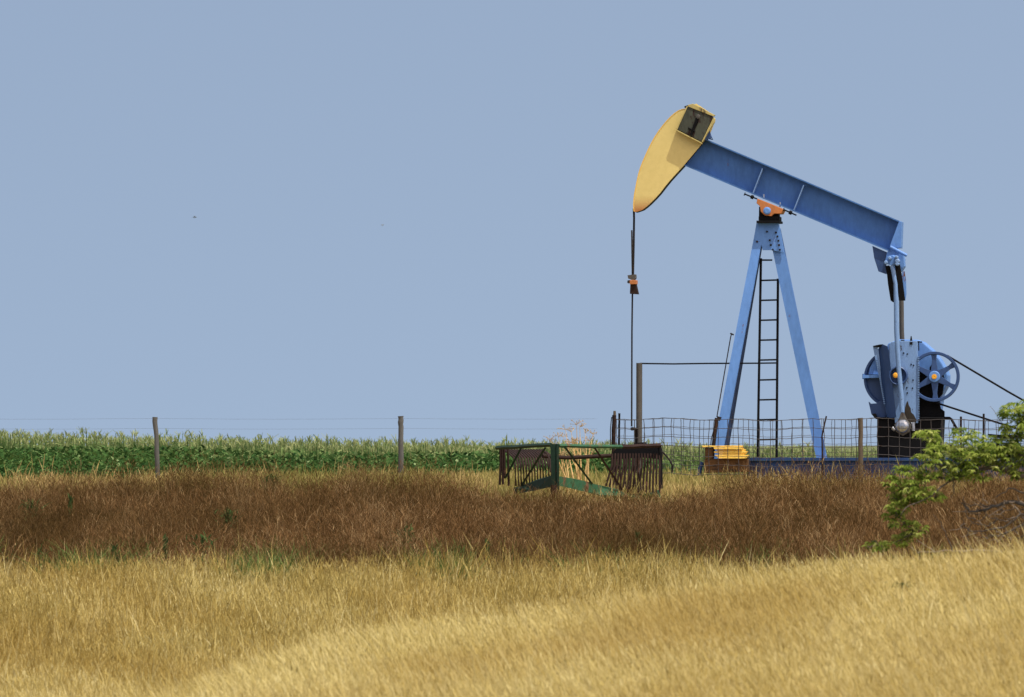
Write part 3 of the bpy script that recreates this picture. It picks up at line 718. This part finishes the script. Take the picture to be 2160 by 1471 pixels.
# timber sill and stacked yellow planks
q = P(1528, 995, -.35)
s = C().plate([(1486, 968), (1578, 968), (1580, 996), (1484, 998)], -.78, -.62); s.build('timber_sill', TIMB, None, .012, root=q); sill = col.objects[-1]
tag(sill, 'rotten brown timber sill carrying the stack of yellow planks', 'timber')
ends = [(1512, 1576), (1507, 1579), (1516, 1573), (1506, 1575), (1509, 1571), (1505, 1567), (1481, 1565)]
n_ = ['lowest yellow plank, lying on the rotten timber sill', 'second yellow plank from the bottom, longest to the right above the sill', 'third yellow plank from the bottom of the stack', 'middle yellow plank of the stack beside the front leg', 'third yellow plank from the top of the stack', 'yellow plank just under the top one, its left end set back', 'topmost yellow plank of the stack, sticking out to the left']
for k, (a, c_) in enumerate(ends):
    y1 = 967.7-k*3.95; y0 = y1-3.6; tl = random.uniform(-.5, .5)
    wa = -.84+random.uniform(-.03, .03); xs_ = [a+(c_-a)*i/6 for i in range(7)]
    top = [(x, y0+random.uniform(-.25, .25)) for x in xs_]
    bot = [(x, y1+random.uniform(-.1, .0)) for x in reversed(xs_)]
    bot[0] = (bot[0][0]-random.uniform(0, 4), bot[0][1]); bot[-1] = (bot[-1][0]+random.uniform(0, 5), bot[-1][1])
    s = C().plate(top+bot, wa, wa+.22+random.uniform(-.03, .03)); q = P((a+c_)/2, y1, -.75)
    o = s.build('yellow_plank', YELP, None, .004, root=q); tag(o, n_[k], 'plank', 'yellow planks stacked by the front leg')
q = P(1496, 968, -.6); s = C().plate([(1487, 944), (1504, 945.5), (1503, 967.6), (1487, 967.6)], -.80, -.64); tag(s.build('timber_block', TIMB, None, .012, root=q), 'dark brown timber block under the overhanging left end of the top yellow plank', 'timber')
q = P(1478, 1000, -.7)
s = C().tube([P(1482, 975, -.7), P(1477, 988, -.7), P(1474, 1003, -.7)], [.03, .034, .036], 8); o = s.build('bent_pipe_end', NAVY, None, root=q); tag(o, 'short dark blue bent pipe end leaning left of the timber sill', 'pipe')

# ------------------------------------------------------------------ fences
def post(pts, d, r, name, mat, parent, n=9, cap=True):
    P_ = [W(x, y, d) for x, y in pts]; zb = ground_z(P_[-1].x, d)-.2
    P_[-1].z = min(P_[-1].z, zb)
    # subdivide with slight irregularity
    Q = []; R = []
    rr = np.random.default_rng(int(abs(pts[0][0])))
    for i in range(len(P_)-1):
        for k in range(5):
            Q.append(P_[i].lerp(P_[i+1], k/5)+Vector((rr.normal(0, r*.08), 0, 0))); R.append(r*rr.uniform(.92, 1.08))
    Q.append(P_[-1]); R.append(r)
    if cap: R[0] *= 1.12
    return C().tube(Q, R, n).build(name, mat, parent)
fe = empty('barbed_wire_fence', tuple(W(845, 990, 100)), 'sagging old wire fence on two weathered grey wooden posts before the bean field', 'fence')
post([(326.5, 880), (330, 930), (335, 990)], 100, .036, 'post', WOOD, fe)
post([(845, 878), (845.5, 900), (845, 985)], 100, .041, 'post', WOOD, fe)
for yy in ((878, 883, 884), (899, 904, 903)):
    s = C(); pts = []
    for px in range(-260, 1296, 40):
        dd = 100+(max(px-845, 0)/450)*5
        k = ((px-327) % 518)/518; sag = 1.5*math.sin(math.pi*k)
        pts.append(W(px, yy[1]+sag+random.uniform(-.2, .2), dd))
    s.tube(pts, .0011, 4); s.build('barbed_wire', WIRE, fe)
post([(-190, 880), (-188, 990)], 100, .04, 'post', WOOD, fe)

def woven(parent, pts, tops, dx, rows, r, wob, seed):
    """pts: list of (px, d) corners; wire mesh hung between them"""
    rr = random.Random(seed); s = C()
    path = []
    for (x0, d0), (x1, d1) in zip(pts[:-1], pts[1:]):
        p0, p1 = W(x0, 0, d0), W(x1, 0, d1); L = math.hypot(p1.x-p0.x, p1.y-p0.y); m_ = max(1, int(L/dx))
        for k in range(m_): path.append((p0.x+(p1.x-p0.x)*k/m_, p0.y+(p1.y-p0.y)*k/m_))
    path.append((p1.x, p1.y))
    grid = []
    for i, (x, y) in enumerate(path):
        colp = []
        dip = .012*math.sin(i*.9+seed)+.01*math.sin(i*.31)
        for j in range(rows):
            zt = EYE+(HY-tops)/F*y-j*.133
            colp.append(Vector((x+rr.gauss(0, wob), y+rr.gauss(0, wob), zt+dip+rr.gauss(0, wob*.7))))
        grid.append(colp)
    for colp in grid:
        q = []
        for a, b_ in zip(colp[:-1], colp[1:]):
            q += [a, a.lerp(b_, .5)+Vector((rr.gauss(0, wob*.4), 0, 0))]
        s.tube(q+[colp[-1]], r*1.15, 4)
    for j in range(rows):
        q = []
        for i in range(len(grid)-1):
            a, b_ = grid[i][j], grid[i+1][j]; q += [a, a.lerp(b_, .5)+Vector((0, 0, rr.gauss(-.004, wob*.5)))]
        s.tube(q+[grid[-1][j]], r, 4)
    return s.build('woven_wire', WIRE, parent)
wf = empty('woven_wire_fence', tuple(W(1815, 980, 96)), 'rusty woven wire fence enclosing the pump jack, hung on crooked posts', 'fence')
woven(wf, [(1300, 97.2), (1535, 96.2), (2330, 95.4)], 885, .155, 7, .0042, .0045, 3)
woven(wf, [(1296, 106), (2330, 107.5)], 884.5, .16, 7, .0034, .004, 9)
post([(1814.5, 882), (1815.5, 930), (1815, 975)], 95.9, .036, 'post', WOODB, wf)
post([(1296, 876), (1295, 905), (1293, 950)], 106, .034, 'post', RUST, wf, cap=False)
C().tube([W(1296.5, 867, 106), W(1296.5, 877, 106)], [.02, .024], 6).build('post_stub', WOODB, wf)
post([(1306.5, 872), (1306, 905), (1304.5, 950)], 105.8, .017, 'post', BLK, wf)
post([(1743, 878), (1737, 905), (1734, 920), (1736, 975)], 96, .012, 'post', RUST, wf, cap=False)
post([(2027, 879), (2026, 970)], 107.3, .017, 'post', RUST, wf)
post([(2075, 873), (2074, 970)], 96, .015, 'post', DRK, wf)
C().tube([W(1290, 880, 106), W(1287.5, 905, 106), W(1287.5, 930, 106), W(1288, 950, 106)], .008, 5).build('loose_wire', DRK, wf)

# ------------------------------------------------------------------ green rack of curved tines (old farm implement)
q = W(1220, 1040, 92)
ri = empty('farm_rack', tuple(q), 'rusty green farm rack of curved steel tines abandoned in the weeds', 'farm implement')
def Z(px, py, d): return W(1020+px/5.143, 860+py/5.143, d)
dC, dL, dR = 91.0, 92.6, 93.0
def rail(a, da, b_, db, r=.028):
    s = C(); pts = [Z(a[0]+(b_[0]-a[0])*k/6, a[1]+(b_[1]-a[1])*k/6+(random.uniform(-3, 3) if 0 < k < 6 else 0), da+(db-da)*k/6) for k in range(7)]
    return s.tube(pts, r, 4)
rail((735, 404), dC, (140, 438), dL).build('top_rail', GREEND, ri)
rail((815, 415), dC, (1500, 425), dC+1.2, .026).build('top_rail', GREEN, ri)
rail((1500, 425), dC+1.2, (1915, 412), dR, .030).build('top_rail', RUST, ri)
s = C(); s.slab([Z(722, 395, dC), Z(790, 395, dC), Z(800, 860, dC), Z(740, 860, dC)], (0, .02, 0))
cp = s.build('corner_post', GREEND, ri); C().slab([Z(790, 392, dC-.02), Z(818, 398, dC-.02), Z(822, 935, dC-.02), Z(796, 860, dC-.02)], (0, .04, 0)).build('corner_flange', GREEND, cp)
C().tube([Z(760, 840, dC), Z(775, 1000, dC)], .045, 6).build('foot', RUST, ri)
s = C().slab([Z(320, 870, dL-.4), Z(430, 842, dL-.5), Z(600, 775, dC+.6), Z(742, 735, dC+.05), Z(742, 860, dC+.05), Z(560, 900, dC+.6), Z(330, 940, dL-.4)], (0, .03, 0)); s.build('side_panel', GREEND, ri)
s = C().slab([Z(822, 745, dC+.04), Z(1000, 775, dC+.5), Z(1185, 818, dC+.9), Z(1190, 938, dC+.9), Z(1000, 890, dC+.5), Z(822, 848, dC+.04)], (0, .03, 0)); s.build('side_panel', GREEN, ri)
s = C().slab([Z(1185, 825, dC+.91), Z(1330, 858, dC+1.2), Z(1450, 885, dC+1.4), Z(1560, 940, dC+1.5), Z(1830, 930, dR-.2), Z(1905, 890, dR), Z(1925, 1000, dR), Z(1500, 1040, dC+1.5), Z(1190, 938, dC+.91)], (0, .03, 0)); s.build('lower_panel', GREEN, ri)
for a, b_, m_ in (((405, 445, dL-.7), (238, 760, dL-.3), GREEND), ((668, 440, dC+.2), (420, 835, dL-.5), GREEND), ((882, 430, dC+.1), (1175, 825, dC+.88), GREEND), ((1200, 430, dC+.7), (1500, 885, dC+1.4), RUST)):
    C().tube([Z(*a), Z(*b_)], .019, 4).build('brace', m_, ri)
C().tube([Z(640, 525, dC+1.8), Z(900, 545, dC+2), Z(1400, 522, dC+2.2)], .028, 8).build('cross_tube', RUST, ri)
C().tube([Z(1900, 455, dR), Z(1960, 500, dR), Z(2020, 570, dR), Z(2050, 640, dR), Z(2045, 700, dR)], .014, 6).build('tine', DRK, ri)
def tine(pts, r=.013): C().tube([Z(*p) for p in pts], r, 5).build('tine', RUST, ri)
for k, (x, y1) in enumerate(((180, 840), (222, 770), (262, 850), (200, 835))): tine([(x, 440, dL), (x+4, 600, dL), (x+(10 if k else -5), y1, dL)], .018)
for i in range(15):
    x = 215+i*30; d_ = dL-.2+.05*i; yb = 850-max(0, i-6)*12
    tine([(x, 458, d_+.9), (x+60, 495, d_+.6), (x+112, 545, d_+.2), (x+128, 620, d_+.05), (x+135, yb, d_)], .016)
tine([(640, 470, dC+1.2), (690, 500, dC+1), (715, 560, dC+.8), (730, 700, dC+.7)])
s = C().slab([Z(1440, 440, dR+.1), Z(1905, 430, dR+.1), Z(1915, 560, dR+.1), Z(1720, 545, dR+.1), Z(1380, 560, dR+.1), Z(1395, 500, dR+.1)], (0, .04, 0)); s.build('tine_bar', BLK, ri)
for i in range(17):
    xt = 1395+i*32; xb = 1325+i*36.5; yb = 850+min(i, 6)*12
    if i in (6, 9): xb += 16
    tine([(xt, 500, dR), (xt-2+4*(i > 8), 620, dR-.05), ((xt+xb)/2, 740, dR-.1), (xb, yb, dR-.12)], .0155)
for i in range(6): tine([(1440+i*45, 520, dR+.7), (1430+i*50, 700, dR+.8), (1440+i*54, 900, dR+.7)], .013)
C().tube([Z(1905, 415, dR), Z(1918, 500, dR), Z(1922, 880, dR)], .03, 5).build('end_post', BLK, ri)

# ------------------------------------------------------------------ bleached hogweed-like stalks behind the rack
STK = paint('bleached_stalk', (.66, .46, .20), .8, .3)
def stalk_plant(bx, tips, d, label):
    base = W(bx, 1016, d); g = float(ground_z(base.x, d)); root = (base.x, d, g)
    e = empty('dry_stalk_plant', root, label, 'plant', 'bleached dry stalk plants behind the green rack')
    s = C(); um = paint('dry_umbel', (.40, .29, .15), .9, .4)
    for i, (tx, ty) in enumerate(tips):
        t = W(tx, ty, d+random.uniform(-.2, .2)); b0 = Vector(root)+Vector((random.uniform(-.08, .08), 0, -.03))
        mid = b0.lerp(t, .5)+Vector((random.uniform(-.03, .03), 0, 0))
        s.tube([b0, b0.lerp(mid, .5)+Vector((.01, 0, 0)), mid, mid.lerp(t, .6), t], [.015, .014, .011, .006, .003], 5)
        for j in range(2):
            q = mid.lerp(t, random.uniform(.1, .6)); q2 = q+Vector((random.uniform(-.12, .12), 0, random.uniform(.1, .2))); s.tube([q, q2], [.005, .002], 4); u = C()
            for c_ in (q2,):
                for k in range(7): 
                    v = Vector((random.gauss(0, .035), random.gauss(0, .035), random.uniform(.01, .05))); u.tube([c_, c_+v], .0022, 3); u.ball(c_+v, .007, 5, 3)
            u.build('seed_head', um, e)
        u = C()
        for k in range(11):
            v = Vector((random.gauss(0, .05), random.gauss(0, .05), random.uniform(.0, .07))); u.tube([t, t+v], .0022, 3); u.ball(t+v, .008, 5, 3)
        u.build('seed_head', um, e)
    s.build('stalk', STK, e)
stalk_plant(1206, [(1160, 928), (1178, 922), (1186, 962), (1193, 955)], 94.5, 'bleached dry stalk plant leaning left beside the rack corner post')
stalk_plant(1224, [(1193, 906), (1205, 912), (1216, 896), (1223, 901), (1207, 935)], 94.8, 'tallest bleached dry stalk plant in the middle behind the green rack')
stalk_plant(1237, [(1234, 914), (1251, 917), (1244, 930)], 94.6, 'bleached dry stalk plant to the right, crossed by the rack brace')

# ------------------------------------------------------------------ leafy tree reaching in from the right
LEAF = veg('ash_leaf', [(0, (.04, .075, .013)), (.35, (.16, .23, .035)), (.7, (.34, .41, .085)), (1, (.54, .57, .20))], transl=.5)
TD = 52.0
tb = W(2330, 1300, TD); tz = float(ground_z(tb.x, TD))
tr = empty('tree', (tb.x, TD, tz), 'green leafy tree reaching in from the right edge with bare lower branches', 'tree')
def limb(pts, r0, r1, mat=BARK, name='branch', d0=TD, d1=TD, parent=tr):
    P_ = [W(x, y, d0+(d1-d0)*i/(len(pts)-1)) for i, (x, y) in enumerate(pts)]
    Q = [];
    for i in range(len(P_)-1):
        for k in range(3):
            q = P_[i].lerp(P_[i+1], k/3); Q.append(q+Vector((random.gauss(0, .006), random.gauss(0, .02), random.gauss(0, .006))) if (i or k) else q)
    Q.append(P_[-1]); m_ = len(Q)
    return C().tube(Q, [r0+(r1-r0)*i/(m_-1) for i in range(m_)], 6).build(name, mat, parent)
tk = C().tube([Vector((tb.x, TD, tz-.1)), Vector((tb.x-.05, TD, tz+.5)), Vector((tb.x+.03, TD, tz+1.1)), Vector((tb.x-.02, TD, tz+1.9))], [.11, .09, .075, .04], 10).build('trunk', BARK, tr)
limb([(2330, 1040), (2240, 1030), (2180, 1012), (2130, 997), (2090, 988), (2050, 992), (2000, 986), (1960, 975)], .035, .006)
limb([(2250, 1030), (2200, 990), (2150, 960), (2120, 945), (2060, 935)], .022, .005)
limb([(2150, 1000), (2132, 975), (2120, 948), (2125, 935), (2150, 930)], .012, .004)
limb([(2320, 960), (2230, 915), (2180, 880), (2140, 865), (2122, 862)], .02, .004)
limb([(2090, 988), (2050, 1005), (2010, 1012), (1975, 1008), (1940, 1020), (1900, 1035)], .012, .003)
limb([(2010, 1012), (2015, 1035), (2005, 1050)], .006, .002)
limb([(2060, 990), (2000, 1020), (1950, 1050), (1905, 1075), (1900, 1100)], .009, .003, d0=TD, d1=TD-.2)
limb([(1905, 1100), (1925, 1120), (1905, 1140), (1870, 1150), (1850, 1150)], .006, .002)
limb([(2330, 1130), (2250, 1075), (2180, 1068), (2140, 1058), (2105, 1068), (2070, 1078), (2045, 1080), (2034, 1068), (2030, 1055)], .022, .004, PIPE, 'dead_branch')
limb([(2250, 1062), (2200, 1040), (2160, 1042), (2130, 1030), (2100, 1050)], .013, .004, BARK, 'dead_branch')
limb([(2330, 1180), (2250, 1120), (2190, 1085), (2155, 1085), (2120, 1110), (2075, 1122), (2040, 1118)], .018, .004, BARK, 'dead_branch')
limb([(2200, 1110), (2160, 1095), (2150, 1080), (2130, 1062)], .010, .004, DEAD, 'dead_branch')
limb([(2180, 1100), (2130, 1120), (2105, 1130), (2090, 1128), (2075, 1140)], .010, .004, BARK, 'dead_branch')
limb([(2160, 1062), (2120, 1058), (2115, 1070), (2085, 1090)], .008, .003, DEAD, 'dead_branch')
limb([(2300, 1200), (2150, 1168), (2060, 1160), (2010, 1163), (1960, 1164), (1935, 1166), (1922, 1154)], .010, .004, DEAD, 'dead_branch')
limb([(1970, 1164), (1950, 1150), (1934, 1138)], .006, .002, DEAD, 'dead_branch')
limb([(2010, 1163), (1995, 1130), (1985, 1105), (1968, 1085)], .006, .002, BARK, 'dead_branch')
limb([(2050, 1160), (2040, 1130), (2050, 1100)], .006, .002, BARK, 'dead_branch')
limb([(2160, 970), (2135, 925), (2105, 880), (2088, 857)], .004, .0015, BARK, 'dead_branch')
for i in range(46):
    x = random.uniform(2030, 2190); y = random.uniform(1060, 1150); a = random.uniform(-1, 1)
    limb([(x, y), (x-15*math.cos(a), y-12*math.sin(a)), (x-34*math.cos(a+.4), y-28*math.sin(a+.3))], .0055, .002, random.choice([DEAD, BARK, BARK]), 'dead_twig')
clusters = [(2135, 862, 24, 14), (2150, 880, 20, 18), (2118, 870, 12, 14), (2148, 925, 22, 26), (2125, 905, 16, 14), (2155, 960, 20, 20),
            (1956, 915, 25, 11), (1972, 927, 12, 14), (2030, 912, 32, 13), (2057, 938, 42, 20), (2090, 930, 20, 14), (2000, 955, 52, 18), (1941, 962, 25, 6), (2035, 968, 45, 22),
            (1905, 988, 22, 10), (1935, 994, 26, 12), (2096, 960, 38, 20), (2130, 952, 28, 20), (2122, 985, 30, 12), (2018, 998, 38, 14), (2065, 1002, 22, 12),
            (1905, 1022, 36, 16), (1935, 1030, 40, 18), (1962, 1044, 28, 12), (1884, 1035, 12, 11), (1880, 1005, 10, 5), (1893, 1070, 26, 18), (1885, 1085, 18, 14), (1907, 1104, 32, 9), (1936, 1115, 20, 9),
            (1905, 1138, 22, 16), (1853, 1150, 27, 13), (2150, 1000, 18, 8), (1920, 1125, 20, 8), (1975, 978, 34, 10), (1960, 1003, 28, 9), (2080, 962, 30, 14), (2000, 935, 22, 9), (1930, 1050, 22, 9), (1915, 1058, 16, 9), (2040, 990, 30, 12), (2115, 935, 18, 12), (1890, 1050, 16, 8),
            (2200, 880, 60, 50), (2230, 960, 60, 40), (2290, 900, 60, 60), (2330, 820, 90, 50), (2380, 900, 80, 70)]
for cx_, cy_, rx_, ry_ in clusters[:-5]:
    for k in range(max(2, int(rx_/9))):
        a = random.uniform(0, 6.28); x1, y1 = cx_+rx_*.95*math.cos(a), cy_+ry_*math.sin(a)
        limb([(cx_+8, cy_+5), ((cx_+x1)/2+2, (cy_+y1)/2+random.uniform(-2, 3)), (x1, y1)], .0035, .0012, BARK, 'twig')
def leaf_mesh():
    out_v = []; out_q = []; out_t = []; n = 0
    r = np.random.default_rng(77)
    def addleaf(p, dirv, L, wd, tint):
        nonlocal n
        dirv = dirv/np.linalg.norm(dirv); up = np.array([r.normal(0, .5), r.normal(-.4, .5), 1.0]); sd = np.cross(dirv, up); sd /= np.linalg.norm(sd); nn = np.cross(sd, dirv)
        ts = [0, .35, .7, 1]; ws = [.12, 1, .75, .05]
        for t_, w_ in zip(ts, ws):
            c = p+dirv*L*t_-np.array([0, 0, 1])*L*.28*t_*t_
            out_v.append(c-sd*wd*w_*.5+nn*wd*w_*.12); out_v.append(c+sd*wd*w_*.5+nn*wd*w_*.12); out_t.extend([tint, tint])
        for k in range(3): out_q.append([n+2*k, n+2*k+1, n+2*k+3, n+2*k+2])
        n += 8
    for cx_, cy_, rx_, ry_ in clusters:
        k = int(rx_*ry_/13)+6; ppm = F/TD
        for i in range(k):
            a = r.uniform(0, 6.28); rr = math.sqrt(r.uniform(0, 1))
            px = cx_+rx_*rr*math.cos(a); py = cy_+ry_*rr*math.sin(a)
            dd = TD+r.normal(0, 1)*min(rx_, 40)/ppm*.8
            if cx_ < 1925 and cy_ > 1010: dd += .05
            p = np.array(W(px, py, dd))
            # a small sprig: leaflets fanned about a drooping stalk
            az = r.uniform(0, 6.28); main = np.array([math.cos(az), math.sin(az), -.25])
            tb_ = np.clip(r.normal(.48, .22), 0, 1)
            for j in range(5):
                an = az+(j-2)*.75+r.normal(0, .15)
                dv = np.array([math.cos(an), math.sin(an), r.uniform(-.75, .15)])
                addleaf(p+main*(.02-.01*abs(j-2)), dv, r.uniform(.03, .052), r.uniform(.011, .018), np.clip(tb_+r.normal(0, .14), 0, 1))
    return np.array(out_v), np.array(out_q), np.array(out_t)
cr_o = mesh_obj('crown', [leaf_mesh()], LEAF, None, root=(tb.x, TD, tz), parent=tr)

# ------------------------------------------------------------------ two far specks of birds
def bird(px, py, d, span, up, label):
    c = W(px, py, d); e = empty('bird', tuple(c), label, 'bird', 'tiny birds flying in the open sky')
    s = C().tube([c+Vector((-.09, 0, 0)), c+Vector((-.05, 0, .01)), c+Vector((.03, 0, .012)), c+Vector((.075, 0, .02)), c+Vector((.10, 0, .015))], [.012, .028, .03, .02, .004], 8); s.build('body', BIRD, e)
    for sg in (-1, 1):
        s = C().slab([c+Vector((.03, sg*.02, .01)), c+Vector((.01, sg*span*.5, up)), c+Vector((-.05, sg*span, up*.7)), c+Vector((-.03, sg*span*.5, up)), c+Vector((-.05, sg*.02, .01))], (0, 0, .006)); s.build('wing', BIRD, e)
    s = C().slab([c+Vector((-.08, -.015, .005)), c+Vector((-.08, .015, .005)), c+Vector((-.16, .03, .0)), c+Vector((-.16, -.03, 0))], (0, 0, .005)); s.build('tail', BIRD, e)
bird(411, 459, 330, .09, .07, 'tiny bird with raised wings high in the sky above the left post')
bird(807, 475, 420, .12, -.05, 'tiny bird, a mere speck in the sky above the second post')
